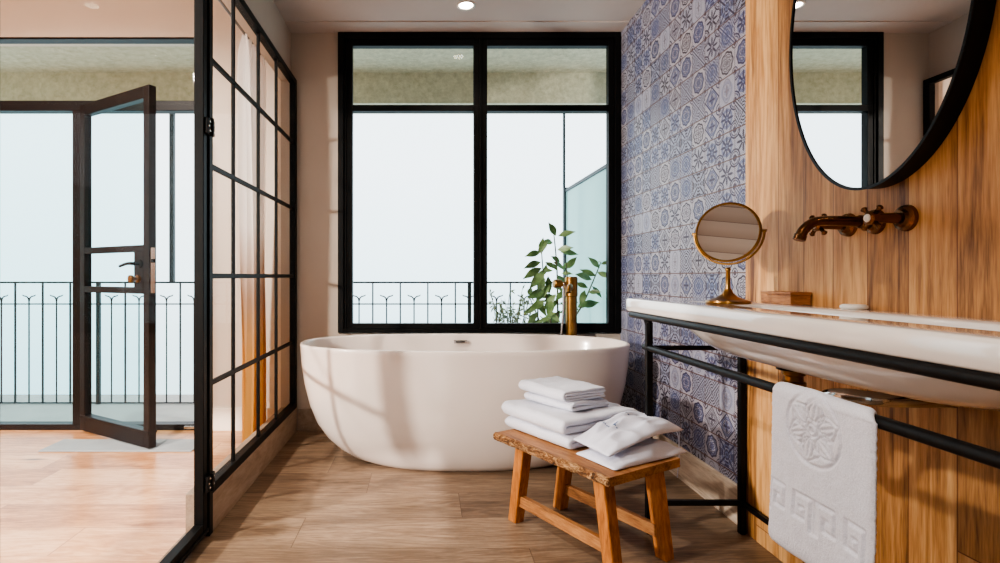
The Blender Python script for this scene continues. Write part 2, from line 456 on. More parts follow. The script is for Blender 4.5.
# window_1: bathroom window
w1 = struct_root('window_1', (.32, YW, .58))
X0, X1, Z0, Z1 = -.517, 1.162, .583, CZ - .007
XM0, XM1 = .325, .337
bm = frame_rect(NB(), X0, X1, Z0, Z1, .034, YW - .02, YW + .07, wb=.022, wt=.035); box(bm, X0 + .034, X0 + .05, YW - .01, YW + .07, Z0 + .022, Z1 - .035, .002)
obj('frame', bm, BLACKF, w1)
obj('mullion', bbox(XM0, XM1, YW - .015, YW + .06, Z0 + .02, Z1 - .035, bev=.003), BLACKF, w1)
for (a_, b_) in ((X0 + .05, XM0), (XM1, X1 - .034)):
    obj('sash', frame_rect(NB(), a_, b_, Z0 + .022, 1.937, .034, YW - .005, YW + .045, wb=.032, wt=.034), BLACKF, w1)
    s = obj('transom_sash', frame_rect(NB(), a_, b_, 1.918, Z1 - .035, .034, YW - .003, YW + .043, wb=.022, wt=.04), BLACKF, w1)
    obj('pane', bbox(a_ + .02, b_ - .02, YW + .018, YW + .022, Z0 + .04, 1.915), GLASS, w1)
    obj('pane', bbox(a_ + .02, b_ - .02, YW + .018, YW + .022, 1.93, Z1 - .06), GLASS, w1)

# window_2: bedroom balcony opening (fixed light + transom light)
w2 = struct_root('window_2', (-2.0, YW, 0))
bm = NB()
frame_rect(bm, -2.85, -1.30, 0, 2.345, .045, YW + .0, YW + .07, wb=.035, wt=.012)
box(bm, -2.805, -1.345, YW - .005, YW + .06, 1.905, 1.965, .003)
box(bm, -2.10, -2.035, YW - .005, YW + .06, .035, 1.905, .003)
obj('frame', bm, DOORBLK, w2)
obj('pane', bbox(-2.82, -1.33, YW + .03, YW + .034, 1.95, 2.34), GLASS, w2)
obj('pane', bbox(-2.82, -2.09, YW + .03, YW + .034, .03, 1.92), GLASSD, w2)
obj('door_stop', bbox(-1.43, -1.36, YW - .02, YW - .005, .012, .03, bev=.003), CHROME, w2)

# door_1: open balcony door leaf, hinged on the left
H = Vector((-2.02, 3.195, 0)); L = Vector((-1.435, 2.845, 0))
dv = (L - H); WL = dv.length; ang = math.atan2(dv.y, dv.x)
d1 = struct_root('door_1', H); d1.rotation_euler = (0, 0, ang)
MD = Matrix.Translation(H) @ Matrix.Rotation(ang, 4, 'Z')   # leaf local: x along leaf, y thickness
TD = .042
def lb(bm, x0, x1, z0, z1, y0=-TD / 2, y1=TD / 2, bev=.003): return box(bm, x0, x1, y0, y1, z0, z1, bev, MD)
bm = NB(); lb(bm, 0, .05, .015, 1.925); lb(bm, WL - .05, WL, .015, 1.925); lb(bm, .05, WL - .05, 1.86, 1.925); lb(bm, .05, WL - .05, .015, .10)
lb(bm, .05, WL - .05, 1.05, 1.085); lb(bm, .05, WL - .05, .825, .86); lb(bm, WL - .135, WL - .05, .86, 1.05)
lb(bm, .0, WL, .09, .105, -TD / 2 - .006, TD / 2 + .006)
obj('leaf_frame', bm, DOORBLK, d1)
for z0, z1 in ((.09, .83), (.85, 1.055), (1.08, 1.87)):
    obj('pane', lb(NB(), .04, WL - .04, z0, z1, -.003, .003, 0), GLASSD, d1)
bm = NB(); lathe(bm, [(0, 0), (.022, 0), (.022, .008), (.009, .012), (.009, .05), (0, .05)], 20, MD @ axis_m((WL - .075, -TD / 2, .985), (0, -1, 0)))
tube(bm, [MD @ Vector(q_) for q_ in ((WL - .075, -.065, .985), (WL - .12, -.068, .985), (WL - .19, -.066, .972))], [.009, .008, .007], 10, smoothpath=4)
obj('lever_handle', bm, BLACK, d1, smooth=True, auto=.7)
obj('lock_knob', lathe(NB(), [(0, 0), (.02, 0), (.02, .01), (.008, .014), (.008, .03), (.02, .036), (.02, .05), (0, .054)], 20, MD @ axis_m((WL - .09, -TD / 2, .905), (0, -1, 0))), BRASS, d1, smooth=True, auto=.7)
obj('strike_plate', lb(NB(), WL - .001, WL + .003, .83, 1.07, -.012, .012, .001), CHROME, d1)
obj('latch', lb(NB(), WL + .001, WL + .014, .99, 1.01, -.008, .008, .002), BLACK, d1)

# window_3: glazed partition between bathroom and bedroom
w3 = struct_root('window_3', (-.78, 2.6, .14))
def yz(bm, y0, y1, z0, z1, x0=-.797, x1=-.762, bev=.002): return box(bm, x0, x1, y0, y1, z0, z1, bev)
bm = NB(); yz(bm, 1.938, 3.215, .138, .172); yz(bm, 1.938, 3.215, 2.052, 2.084); yz(bm, 3.175, 3.215, .172, 2.052)
obj('frame', bm, BLACKF, w3)
obj('corner_post', bbox(-.802, -.760, 1.905, 1.938, 0, 2.084, bev=.003), BLACKF, w3)
ys = [1.938, 2.19, 2.518, 2.82, 3.175]; zs = [.172, .532, .92, 1.318, 1.705, 2.052]
for y_ in ys[1:-1]: obj('upright_bar', yz(NB(), y_ - .007, y_ + .007, .172, 2.052, -.785, -.771), BLACKF, w3)
for z_ in zs[1:-1]: obj('cross_bar', yz(NB(), 1.938, 3.175, z_ - .0095, z_ + .0095, -.7845, -.7715), BLACKF, w3)
for ya, yb in zip(ys, ys[1:]):
    for za, zb in zip(zs, zs[1:]):
        obj('pane', box(NB(), -.780, -.776, ya + .004, yb - .004, za + .004, zb - .004), GLASSP, w3)
# door_2: glass bathroom door beside the partition
d2 = struct_root('door_2', (-.78, 1.89, 0))
bm = NB(); yz(bm, 1.868, 1.903, .012, 2.07, -.800, -.766); yz(bm, .92, .975, .012, 2.07, -.806, -.766)
yz(bm, .975, 1.868, .012, .058, -.800, -.766); yz(bm, .975, 1.868, 2.01, 2.07, -.800, -.766)
yz(bm, .92, 1.903, .02, .034, -.806, -.760)
obj('door_frame', bm, BLACKF, d2)
obj('pane', bbox(-.788, -.784, .96, 1.88, .05, 2.03), GLASSP, d2)
for z_ in (.195, 1.445):
    hb = NB(); box(hb, -.766, -.752, 1.874, 1.936, z_ - .028, z_ + .028, .003); tube(hb, [(-.752, 1.904, z_ - .03), (-.752, 1.904, z_ + .03)], .008)
    h_ = obj('hinge', hb, BLACK, d2)
    for yy, zo in ((1.89, .016), (1.882, .0), (1.89, -.016), (1.922, .014), (1.922, -.014)):
        obj('screw', lathe(NB(), [(0, .003), (.004, .002), (.005, 0), (0, 0)], 10, axis_m((-.752, yy, z_ + zo), (1, 0, 0))), CHROME, h_)

# ------------------------------------------------------------------ balcony
struct('floor', bbox(-6, 3.5, YW + .13, 4.65, -.25, -.10), CONC)
struct('trim_3', bbox(-1.345, -1.345 + .001 - 1.46, YW + .075, YW + .13, -.1, 0) if False else bbox(-2.85, -1.30, YW + .08, YW + .13, -.1, -.0), CONC)
struct('ceiling', bbox(-6, 3.5, YW + .14, 4.25, 2.52, 2.7), STUCCO)
struct('trim_4', bbox(-6, 3.5, 4.25, 4.53, 2.28, 2.7), STUCCO)
RY = 4.3; s_ = F / RY
rail = thing('balcony_railing', 'dark iron balcony railing with forked bars outside the windows', 'railing', (-1.2, RY, -.1))
obj('top_rail', bbox(-4.1, 1.155, RY - .012, RY + .012, .862, .876), RAILM, rail)
obj('lower_rail', bbox(-4.1, 1.155, RY - .006, RY + .006, .692, .702), RAILM, rail)
obj('bottom_rail', bbox(-4.1, 1.155, RY - .006, RY + .006, -.095, -.085), RAILM, rail)
x = -.4156 - 17 * .219
while x < 1.15:
    obj('bar', bbox(x - .0055, x + .0055, RY - .0055, RY + .0055, -.09, .865), RAILM, rail)
    xf = x + .1095
    if xf < 1.13:
        fb = NB(); tube(fb, [(xf, RY, -.09), (xf, RY, .73)], .0055, 8)
        for sg in (-1, 1):
            tube(fb, [(xf, RY, .715), (xf + sg * .006, RY, .742), (xf + sg * .022, RY, .757), (xf + sg * .042, RY, .762), (xf + sg * .052, RY, .77)], [.0055, .0055, .005, .0045, .003], 8, smoothpath=3)
        obj('forked_bar', fb, RAILM, rail)
    x += .219
for px in (.354, -2.6): obj('post', bbox(px - .014, px + .014, RY - .012, RY + .012, -.1, .865), RAILM, rail)
tag(obj('balcony_post', bbox(-2.03, -1.995, RY - .016, RY + .016, .876, 2.28), POSTM), 'thin dark post standing on the railing behind the open balcony door', 'post')
scr = thing('balcony_screen', 'frosted glass balcony divider with dark post right of the plant', 'screen', (1.165, 3.9, -.1))
obj('glass_panel', bbox(1.161, 1.169, YW + .14, 4.44, -.08, 1.61), FROST, scr)
obj('top_rail', bbox(1.153, 1.177, YW + .14, 4.44, 1.61, 1.635, bev=.003), POSTM, scr)
obj('post', bbox(1.145, 1.185, 4.445, 4.485, -.1, 1.65, bev=.003), POSTM, scr)
tag(obj('balcony_post', bbox(1.150, 1.167, 4.49, 4.507, -.1, 2.28), POSTM), 'slender dark post rising to the soffit behind the frosted screen', 'post')

# ------------------------------------------------------------------ plants
def leaf(bm, base, direction, length, width, droop=.25, up=(0, 0, 1)):
    d_ = Vector(direction).normalized(); side = d_.cross(Vector(up))
    if side.length < .1: side = Vector((1, 0, 0))
    side.normalize(); nrm = side.cross(d_).normalized()
    prof = [0, .45, .85, 1, .92, .65, .28, 0]; n = len(prof)
    L_, M_, R_ = [], [], []
    for i, w_ in enumerate(prof):
        t = i / (n - 1)
        c_ = Vector(base) + d_ * length * t - Vector((0, 0, 1)) * droop * length * t * t
        M_.append(bm.verts.new(c_))
        L_.append(bm.verts.new(c_ + side * width * w_ / 2 + nrm * width * .12 * w_))
        R_.append(bm.verts.new(c_ - side * width * w_ / 2 + nrm * width * .12 * w_))
    for i in range(n - 1):
        for A, B in ((L_, M_), (M_, R_)):
            try: bm.faces.new((A[i], A[i + 1], B[i + 1], B[i]))
            except Exception: pass
def P(px, py, D): return Vector(((px - 425) * D / F, D, EYE - (py - 276) * D / F))
PD = 3.57
potp = P(560, 400, PD)
pl = thing('potted_rubber_plant', 'leafy green broad-leaved plant on the balcony behind the bath filler', 'plant', (potp.x, PD, -.1))
obj('pot', lathe(NB(), [(0, -.1), (.11, -.1), (.15, .16), (.165, .165), (.165, .2), (.145, .2), (.14, .15), (0, .15)], 40, Matrix.Translation((potp.x, PD, 0))), TERRA, pl, smooth=True, auto=.6)
obj('soil', lathe(NB(), [(.14, .16), (0, .17)], 30, Matrix.Translation((potp.x, PD, 0))), SOIL, pl)
stems = [[(560, 400), (558, 330), (557, 270), (553, 226)], [(560, 400), (552, 330), (545, 290), (541, 245)], [(560, 400), (570, 330), (585, 300), (601, 262)],
         [(560, 400), (548, 345), (537, 315), (529, 296)], [(560, 400), (565, 340), (568, 295), (566, 262)], [(560, 400), (556, 350), (548, 325), (540, 316)]]
lf = NB(); sb = NB()
for i, st in enumerate(stems):
    off = [0, .05, -.09, .08, -.06, .1][i]
    pts = [P(a_, b_, PD + off * (k / 3)) for k, (a_, b_) in enumerate(st)]; pts[0] = Vector((potp.x, PD, .15))
    tube(sb, pts, [.009, .007, .005, .003], 8, smoothpath=4)
leaves = [  # px, py of base, px, py of tip
    (556, 236, 549, 222), (558, 236, 574, 231), (557, 250, 572, 247), (560, 252, 577, 252), (553, 243, 543, 240),
    (548, 240, 538, 252), (541, 252, 526, 255), (541, 254, 543, 238), (541, 262, 525, 266), (542, 268, 524, 276), (545, 262, 556, 268),
    (545, 272, 530, 286), (548, 276, 549, 292), (553, 262, 565, 268), (556, 275, 568, 285), (550, 284, 536, 300), (545, 290, 528, 298),
    (558, 288, 572, 296), (562, 268, 574, 262), (566, 268, 576, 256), (545, 300, 530, 310), (552, 300, 548, 316), (560, 302, 572, 312), (540, 306, 524, 312),
    (600, 268, 589, 258), (601, 264, 608, 262), (597, 272, 610, 277), (596, 276, 581, 270), (592, 280, 576, 272), (588, 292, 600, 292), (585, 290, 580, 305),
    (592, 286, 601, 297), (580, 306, 598, 302), (588, 288, 576, 282), (601, 262, 594, 262), (560, 262, 552, 256), (548, 312, 560, 322), (538, 312, 528, 322), (566, 290, 556, 300),
    (552, 320, 540, 326), (545, 278, 538, 292), (536, 300, 546, 314), (560, 310, 552, 324), (565, 300, 578, 310), (556, 294, 545, 306)]
for i, (a_, b_, c_, e_) in enumerate(leaves):
    dd = PD + (random.uniform(-.08, .08) if max(a_, c_) < 580 else -.09 + random.uniform(-.02, .02)); b0 = P(a_, b_, dd); t0 = P(c_, e_, dd + random.uniform(-.06, .06))
    L_ = (t0 - b0).length * 1.0 + .012
    leaf(lf, b0, t0 - b0, L_, L_ * .38, random.uniform(-.02, .15), up=(random.uniform(-.3, .3), -1.0, random.uniform(.2, .9)))
for i in range(34):
    a_ = random.gauss(552, 12); b_ = random.uniform(268, 330); dd = PD + random.uniform(-.1, .12)
    if a_ > 578 or a_ < 528: continue
    an = random.uniform(0, 2 * PI)
    leaf(lf, P(a_, b_, dd), (math.cos(an), random.uniform(-.5, .5), math.sin(an) * .6), random.uniform(.07, .10), random.uniform(.026, .036), .2, up=(0, -1, random.uniform(.2, .8)))
obj('stems', sb, STEM, pl, smooth=True); obj('foliage', lf, LEAF, pl, smooth=True)
tp = P(512, 400, 3.95)
tw = thing('potted_shrub', 'low pale twiggy shrub on the balcony left of the broad-leaved plant', 'plant', (tp.x, 3.95, -.1))
obj('pot', lathe(NB(), [(0, -.1), (.1, -.1), (.13, .1), (.14, .105), (.14, .13), (.12, .13), (.12, .1), (0, .1)], 32, Matrix.Translation((tp.x, 3.95, 0))), TERRA, tw, smooth=True, auto=.6)
sb = NB(); lf = NB()
for i in range(26):
    ex, ey = random.uniform(488, 535), random.uniform(285, 318)
    e_ = P(ex, ey, 3.95 + random.uniform(-.12, .12)); b_ = Vector((tp.x + random.uniform(-.05, .05), 3.95, .1))
    mid = b_.lerp(e_, .6) + Vector((random.uniform(-.03, .03), 0, .05))
    tube(sb, [b_, mid, e_], [.004, .003, .0015], 5, smoothpath=3)
    for k in range(9):
        q_ = mid.lerp(e_, random.uniform(-.3, 1)); an = random.uniform(0, 2 * PI)
        leaf(lf, q_, (math.cos(an), random.uniform(-.4, .4), math.sin(an)), random.uniform(.03, .05), .011, .1, up=(0, -1, .3))
obj('stems', sb, STEM, tw); obj('foliage', lf, LEAF2, tw)

# ------------------------------------------------------------------ bathtub
TX, TY = .202, 2.765
tub = thing('bathtub', 'white freestanding oval bathtub under the black window', 'bathtub', (TX, TY, 0))
loops = []
outer = [(0.0, .50, .225), (.006, .515, .236), (.03, .585, .262), (.07, .650, .288), (.12, .705, .311), (.19, .755, .334), (.28, .792, .350), (.38, .817, .362), (.48, .832, .370), (.56, .838, .373), (.578, .841, .376), (.584, .838, .373), (.586, .830, .366)]
inner = [(.583, .823, .359), (.575, .820, .356), (.54, .815, .351), (.45, .800, .338), (.33, .765, .312), (.23, .70, .275), (.165, .60, .225), (.14, .45, .16), (.133, .2, .07)]
for z_, a_, b_ in outer + inner: loops.append(sell(TX - .003, TY, z_, a_ * .987, b_, 2.35, 128))
bm = NB(); loft(bm, loops, True, True)
obj('tub_shell', bm, TUBM, tub, smooth=True)
s0 = NB(); box(s0, TX + -.04 + .002, TX + .042, 3.095, 3.106, .533, .552, .004)
ov = obj('overflow_cover', s0, CHROME, tub)
obj('slot', bbox(TX - .026, TX + .028, 3.0935, 3.096, .5385, .5455), BLACK, ov)
obj('emblem_mark', bbox(TX - .012, TX + .014, TY + .365, TY + .371, .5866, .5875), BLACK, tub)
obj('drain', lathe(NB(), [(0, .14), (.03, .14), (.032, .137), (.032, .134)], 28, Matrix.Translation((TX, TY, 0))), CHROME, tub, smooth=True)

# tub filler
fx, fy = .848, 3.13
tf = thing('bath_filler', 'aged brass floor-standing bath filler behind the tub', 'tap', (fx, fy, 0))
obj('base_plate', lathe(NB(), [(0, 0), (.045, 0), (.045, .008), (.034, .015), (0, .015)], 32, Matrix.Translation((fx, fy, 0))), BRASS, tf, smooth=True, auto=.6)
obj('column', lathe(NB(), [(.032, .012), (.032, .80), (.036, .805), (.036, .905), (.033, .915), (0, .917)], 32, Matrix.Translation((fx, fy, 0))), BRASS, tf, smooth=True, auto=.6)
bm = NB(); lathe(bm, [(.012, 0), (.012, .03), (.024, .034), (.026, .07), (.02, .078), (0, .08)], 24, axis_m((fx - .028, fy, .875), (-1, -.15, 0)))
obj('lever_knob', bm, BRASS, tf, smooth=True, auto=.6)
bm = NB(); tube(bm, [(fx - .01, fy - .03, .85), (fx - .035, fy - .11, .865), (fx - .058, fy - .17, .86), (fx - .066, fy - .19, .83)], [.014, .013, .012, .012], 14, smoothpath=6)
obj('spout', bm, BRASS, tf, smooth=True, auto=.8)
bm = NB(); tube(bm, [(fx - .045, fy - .01, .88), (fx - .05, fy - .015, .72), (fx - .066, fy - .02, .55), (fx - .07, fy - .02, .3), (fx - .04, fy, .1), (fx - .025, fy, .04)], [.009, .007, .006, .006, .006, .006], 10, smoothpath=6)
obj('shower_hose', bm, CHROME, tf, smooth=True)

# ------------------------------------------------------------------ washstand
fr = thing('washstand_frame', 'black tubular washstand frame carrying the white basin', 'stand', (.97, 1.45, 0))
yl, yr = 1.93, .69; xf_, xb_ = .80, 1.132
for lx in (xf_, xb_):
    for ly in (yl, yr):
        bm = NB(); box(bm, lx - .011, lx + .011, ly - .011, ly + .011, 0.0, .755, .003)
        tube(bm, [(lx, ly, .70), (lx, ly, .745), (lx - (.004 if lx == xf_ else 0), ly + (.012 if ly == yl else -.012), .772)], [.011, .013, .014], 12, smoothpath=4)
        obj('leg', bm, BLACK, fr)
def rr_path(x0, x1, y0, y1, z, r, n=6):
    pts = []
    for cx, cy, a0 in ((x1 - r, y1 - r, 0), (x0 + r, y1 - r, 90), (x0 + r, y0 + r, 180), (x1 - r, y0 + r, 270)):
        for k in range(n + 1):
            t = math.radians(a0 + 90 * k / n); pts.append((cx + r * math.cos(t), cy + r * math.sin(t), z))
    return pts
pts = rr_path(.786, 1.13, .655, 2.085, .774, .035); pts.append(pts[0])
obj('top_rail', tube(NB(), pts, .0115, 14, cap=False), BLACK, fr, smooth=True)
obj('towel_bar', tube(NB(), [(xf_, yl + .035, .663), (xf_, yr - .03, .663)], .0115, 14), BLACK, fr, smooth=True, auto=.7)
obj('back_bar', tube(NB(), [(xb_, yl, .663), (xb_, yr, .663)], .009, 14), BLACK, fr, smooth=True, auto=.7)
for ly in (yl, yr):
    obj('end_bar', tube(NB(), [(xf_, ly, .663), (xb_, ly, .663)], .009, 14), BLACK, fr, smooth=True, auto=.7)
    obj('end_bar', bbox(xf_, xb_, ly - .009, ly + .009, .101, .119, bev=.002), BLACK, fr)
obj('back_bar', bbox(xb_ - .008, xb_ + .008, yr, yl, .101, .119, bev=.002), BLACK, fr)

bas = thing('washbasin', 'long white ceramic basin resting on the black frame', 'sink', (.96, 1.45, .784))
N_ = 160
cx0, cy0, A0, B0 = .963, 1.3725, .183, .7525
ic = (.958, 1.14)
L = []
L.append(sell(.965, 1.30, .784, .10, .5, 3.2, N_))
L.append(sell(cx0, cy0, .784, A0 - .012, B0 - .012, 26, N_)); L.append(sell(cx0, cy0, .786, A0 - .003, B0 - .003, 26, N_)); L.append(sell(cx0, cy0, .79, A0, B0, 26, N_)); L.append(sell(cx0, cy0, .826, A0, B0, 26, N_))
L.append(sell(cx0, cy0, .832, A0 - .003, B0 - .003, 26, N_)); L.append(sell(cx0, cy0, .834, A0 - .009, B0 - .009, 26, N_))
L.append(sell(ic[0], ic[1], .834, .068, .475, 5, N_)); L.append(sell(ic[0], ic[1], .831, .063, .470, 5, N_)); L.append(sell(ic[0], ic[1], .82, .060, .465, 4.6, N_))
L.append(sell(ic[0] + .003, ic[1], .77, .056, .41, 4, N_)); L.append(sell(ic[0] + .006, ic[1], .73, .05, .34, 3.5, N_)); L.append(sell(ic[0] + .01, ic[1], .712, .036, .2, 3, N_)); L.append(sell(ic[0] + .012, ic[1], .708, .012, .04, 2, N_))
bm = NB(); loft(bm, L, False, True)
# underside bowl
O = [(.786, .135, .60), (.765, .132, .55), (.74, .126, .49), (.715, .115, .42), (.698, .100, .35), (.690, .07, .24), (.686, .02, .05)]
loft(bm, [sell(.958, 1.30, z_, a_, b_ + .06, 2.8, N_) for z_, a_, b_ in O], False, True)
obj('basin', bm, WHITECER, bas, smooth=True, auto=.9)
bm = NB(); lathe(bm, [(0, .692), (.038, .692), (.038, .682), (.0, .682)], 30, Matrix.Translation((.935, 1.37, 0)))
obj('drain_gasket', bm, BLACK, bas)
bm = NB(); lathe(bm, [(.0, .684), (.026, .684), (.026, .67), (.021, .667), (.021, .655), (.027, .652), (.027, .64), (.018, .636), (.016, .60), (0, .60)], 30, Matrix.Translation((.935, 1.37, 0)))
obj('drain_neck', bm, BRASS, bas, smooth=True, auto=.5)
bm = NB(); tube(bm, [(.935, 1.37, .61), (.935, 1.37, .575), (.937, 1.35, .555), (.94, 1.32, .56), (.942, 1.29, .60), (.944, 1.27, .635), (.95, 1.22, .65), (1.0, 1.18, .65), (1.145, 1.17, .65)], .016, 16, smoothpath=6)
obj('trap_pipe', bm, CHROME, bas, smooth=True)
obj('drain', lathe(NB(), [(0, .716), (.022, .715), (.025, .709)], 28, Matrix.Translation((.97, 1.14, 0))), BRASS, bas, smooth=True)

# ------------------------------------------------------------------ wall tap
tap = thing('wall_tap', 'antique bronze wall-mounted basin tap with cross handles', 'tap', (1.148, 1.375, 1.055))
WX = 1.148; ZT = 1.058
def rosette(y_): return lathe(NB(), [(0, .02), (.018, .02), (.022, .012), (.03, .008), (.032, 0), (0, 0)], 32, axis_m((WX, y_, ZT), (-1, 0, 0)))
obj('rosette', rosette(1.375), BRONZE, tap, smooth=True, auto=.6)
bm = NB(); tube(bm, [(WX - .01, 1.375, ZT), (1.07, 1.375, ZT + .002), (1.01, 1.375, ZT + .002), (.985, 1.375, ZT - .004), (.965, 1.375, ZT - .02), (.956, 1.375, ZT - .036)], [.0135, .0135, .0125, .0125, .0125, .013], 20, smoothpath=6)
lathe(bm, [(.017, 0), (.017, .012), (.014, .014)], 20, axis_m((WX - .03, 1.375, ZT), (-1, 0, 0)))
obj('spout', bm, BRONZE, tap, smooth=True, auto=.8)
obj('nozzle', lathe(NB(), [(0, 0), (.0145, 0), (.0145, .012), (.012, .014), (0, .014)], 20, axis_m((.9565, 1.375, ZT - .034), (-.35, 0, -.94))), BRONZE, tap, smooth=True, auto=.6)
for y_ in (1.463, 1.287):
    obj('rosette', rosette(y_), BRONZE, tap, smooth=True, auto=.6)
    bm = NB(); tube(bm, [(WX - .01, y_, ZT), (WX - .075, y_, ZT)], [.013, .011], 18)
    lathe(bm, [(.011, 0), (.016, .003), (.017, .018), (.012, .022), (0, .022)], 22, axis_m((WX - .072, y_, ZT), (-1, 0, 0)))
    h = obj('cross_handle', bm, BRONZE, tap, smooth=True, auto=.7)
    for k in range(4):
        t = math.radians(45 + 90 * k); dd = Vector((0, math.cos(t), math.sin(t)))
        p0 = Vector((WX - .083, y_, ZT))
        obj('handle_arm', tube(NB(), [p0 + dd * .012, p0 + dd * .028, p0 + dd * .033, p0 + dd * .036], [.0045, .005, .0075, .005], 12), BRONZE, h, smooth=True)
    obj('button', lathe(NB(), [(0, .004), (.008, .003), (.010, 0), (0, 0)], 22, axis_m((WX - .094, y_, ZT), (-1, 0, 0))), SOAPM, h, smooth=True)

# ------------------------------------------------------------------ oval wall mirror
wm = thing('wall_mirror', 'tall oval mirror with thin black frame on the oak wall', 'mirror', (1.148, 1.35, 1.58))
yc, zc, ra, rb = 1.350, 1.583, .279, .447
def ell(xx, a_, b_, N=128): return [Vector((xx, yc + a_ * math.cos(2 * PI * k / N), zc + b_ * math.sin(2 * PI * k / N))) for k in range(N)]
bm = NB(); loft(bm, [ell(1.147, ra - .004, rb - .004), ell(1.104, ra - .003, rb - .003), ell(1.0985, ra, rb), ell(1.0985, ra - .007, rb - .007), ell(1.102, ra - .0075, rb - .0075)])
obj('frame', bm, BLACK, wm, smooth=True, auto=.6)
bm = NB(); L_ = ell(1.1015, ra - .006, rb - .006); bm.faces.new([bm.verts.new(p_) for p_ in L_])
obj('mirror_glass', bm, MIRROR, wm)

# ------------------------------------------------------------------ shaving mirror on the basin
mb = Vector((.948, 1.69, .834)); mc = Vector((.948, 1.69, 1.056))
sm = thing('shaving_mirror', 'round brass shaving mirror on a stem standing on the basin end', 'mirror', mb)
obj('base', lathe(NB(), [(0, 0), (.062, 0), (.064, .004), (.062, .009), (.05, .012), (.03, .02), (.016, .032), (.010, .045), (0, .045)], 48, Matrix.Translation(mb)), BRASS, sm, smooth=True, auto=.7)
obj('stem', lathe(NB(), [(.009, .04), (.007, .055), (.0065, .10), (.009, .106), (.007, .112), (0, .113)], 24, Matrix.Translation(mb)), BRASS, sm, smooth=True)
nrm = Vector((-.70, -.71, .06)).normalized(); R_ = .091
MM = axis_m(mc, nrm)
obj('mirror_case', lathe(NB(), [(0, -.014), (R_ * .9, -.014), (R_, -.010), (R_ + .003, .0), (R_ + .003, .008), (R_ - .002, .011), (R_ - .005, .008)], 72, MM), BRASS, sm, smooth=True, auto=.7)
obj('mirror_glass', lathe(NB(), [(0, .0085), (R_ - .004, .0085)], 72, MM), MIRROR, sm)
side = nrm.cross(Vector((0, 0, 1))).normalized()
pts = [mc + (side * math.cos(t) - Vector((0, 0, 1)) * math.sin(t)) * (R_ + .008) for t in [PI * k / 24 for k in range(25)]]
bm = NB(); tube(bm, pts, .0035, 10)
for sg in (-1, 1): tube(bm, [mc + side * sg * (R_), mc + side * sg * (R_ + .014)], .0045, 10)
obj('yoke', bm, BRASS, sm, smooth=True, auto=.8)

# box and soap on the ledge
bx = thing('wooden_box', 'small wooden box on the back ledge of the basin', 'box', (1.11, 1.67, .834))
obj('body', bbox(1.083, 1.144, 1.60, 1.74, .8345, .863, bev=.0015), BOXW, bx)
obj('lid', bbox(1.081, 1.146, 1.598, 1.742, .8635, .872, bev=.0015), BOXW, bx)
tag(obj('soap_disc', lathe(NB(), [(0, 0), (.026, 0), (.03, .004), (.029, .009), (.024, .012), (0, .0125)], 36, Matrix.Translation((1.108, 1.395, .8345))), SOAPM, smooth=True),
    'round white soap lying on the basin ledge below the tap', 'soap')

# ------------------------------------------------------------------ towel on the bar
def seg_d(P_, a_, b_):
    a_ = np.array(a_); b_ = np.array(b_); ab = b_ - a_
    t = np.clip(((P_ - a_) @ ab) / (ab @ ab), 0, 1)[..., None]
    return np.linalg.norm(P_ - (a_ + ab * t), axis=-1)
def emboss(Pm):
    h = np.zeros(Pm.shape[:-1])
    c_ = np.array((.13, .062)); v_ = Pm - c_; r_ = np.linalg.norm(v_, axis=-1); th_ = np.arctan2(v_[..., 1], v_[..., 0])
    st = lambda d_, w_: np.clip(1 - d_ / w_, 0, 1) ** .6
    g = np.zeros_like(h)
    g = np.maximum(g, st(np.abs(r_ - .072), .0045))
    g = np.maximum(g, st(np.abs(r_ - .013), .003)); g = np.maximum(g, st(np.abs(r_ - .004), .003))
    # petals
    for k in range(6):
        t0 = PI / 2 + k * PI / 3 + .2; ux = np.array((math.cos(t0), math.sin(t0)))
        al = v_ @ ux; ac = v_ @ np.array((-ux[1], ux[0]))
        t = (al - .017) / .052
        wv = .024 * np.clip(np.sin(np.clip(t, 0, 1) ** .8 * PI), 0, 1)
        on = (t > 0) & (t < 1)
        g = np.maximum(g, np.where(on, st(np.abs(np.abs(ac) - wv), .003), 0))
        g = np.maximum(g, np.where(on & (t < .8), st(np.abs(ac), .0022), 0))
        g = np.maximum(g, np.where(on & (t < .7), st(np.abs(np.abs(ac) - wv * .5), .002), 0))
    # key band
    x0, z0, uw, uh = .008, .205, .061, .066
    P0 = Pm
    for k in range(4):
        ox = x0 + k * (uw + .003); m = (k % 2 == 1)
        pl_ = [(0, 1), (0, 0), (.80, 0), (.80, .74), (.30, .74), (.30, .40), (.5, .40)]
        pl_ = [((1 - q_[0]) if m else q_[0], q_[1]) for q_ in pl_]
        pp = [(ox + q_[0] * uw * .95, z0 + q_[1] * uh) for q_ in pl_]
        for a_, b_ in zip(pp, pp[1:]): g = np.maximum(g, st(seg_d(P0, a_, b_), .0052))
    return -g * .0055
nu, nvv = 170, 260
Wt, drop, back = .277, .335, .27
y_start = 1.217
U_, V_ = np.meshgrid(np.linspace(0, Wt, nu), np.linspace(-back - .035, drop, nvv))   # v<0 : over the bar and down the back
E = emboss(np.stack([U_, V_ + .008], -1))
bm = NB(); vs = []
rb_ = .0175
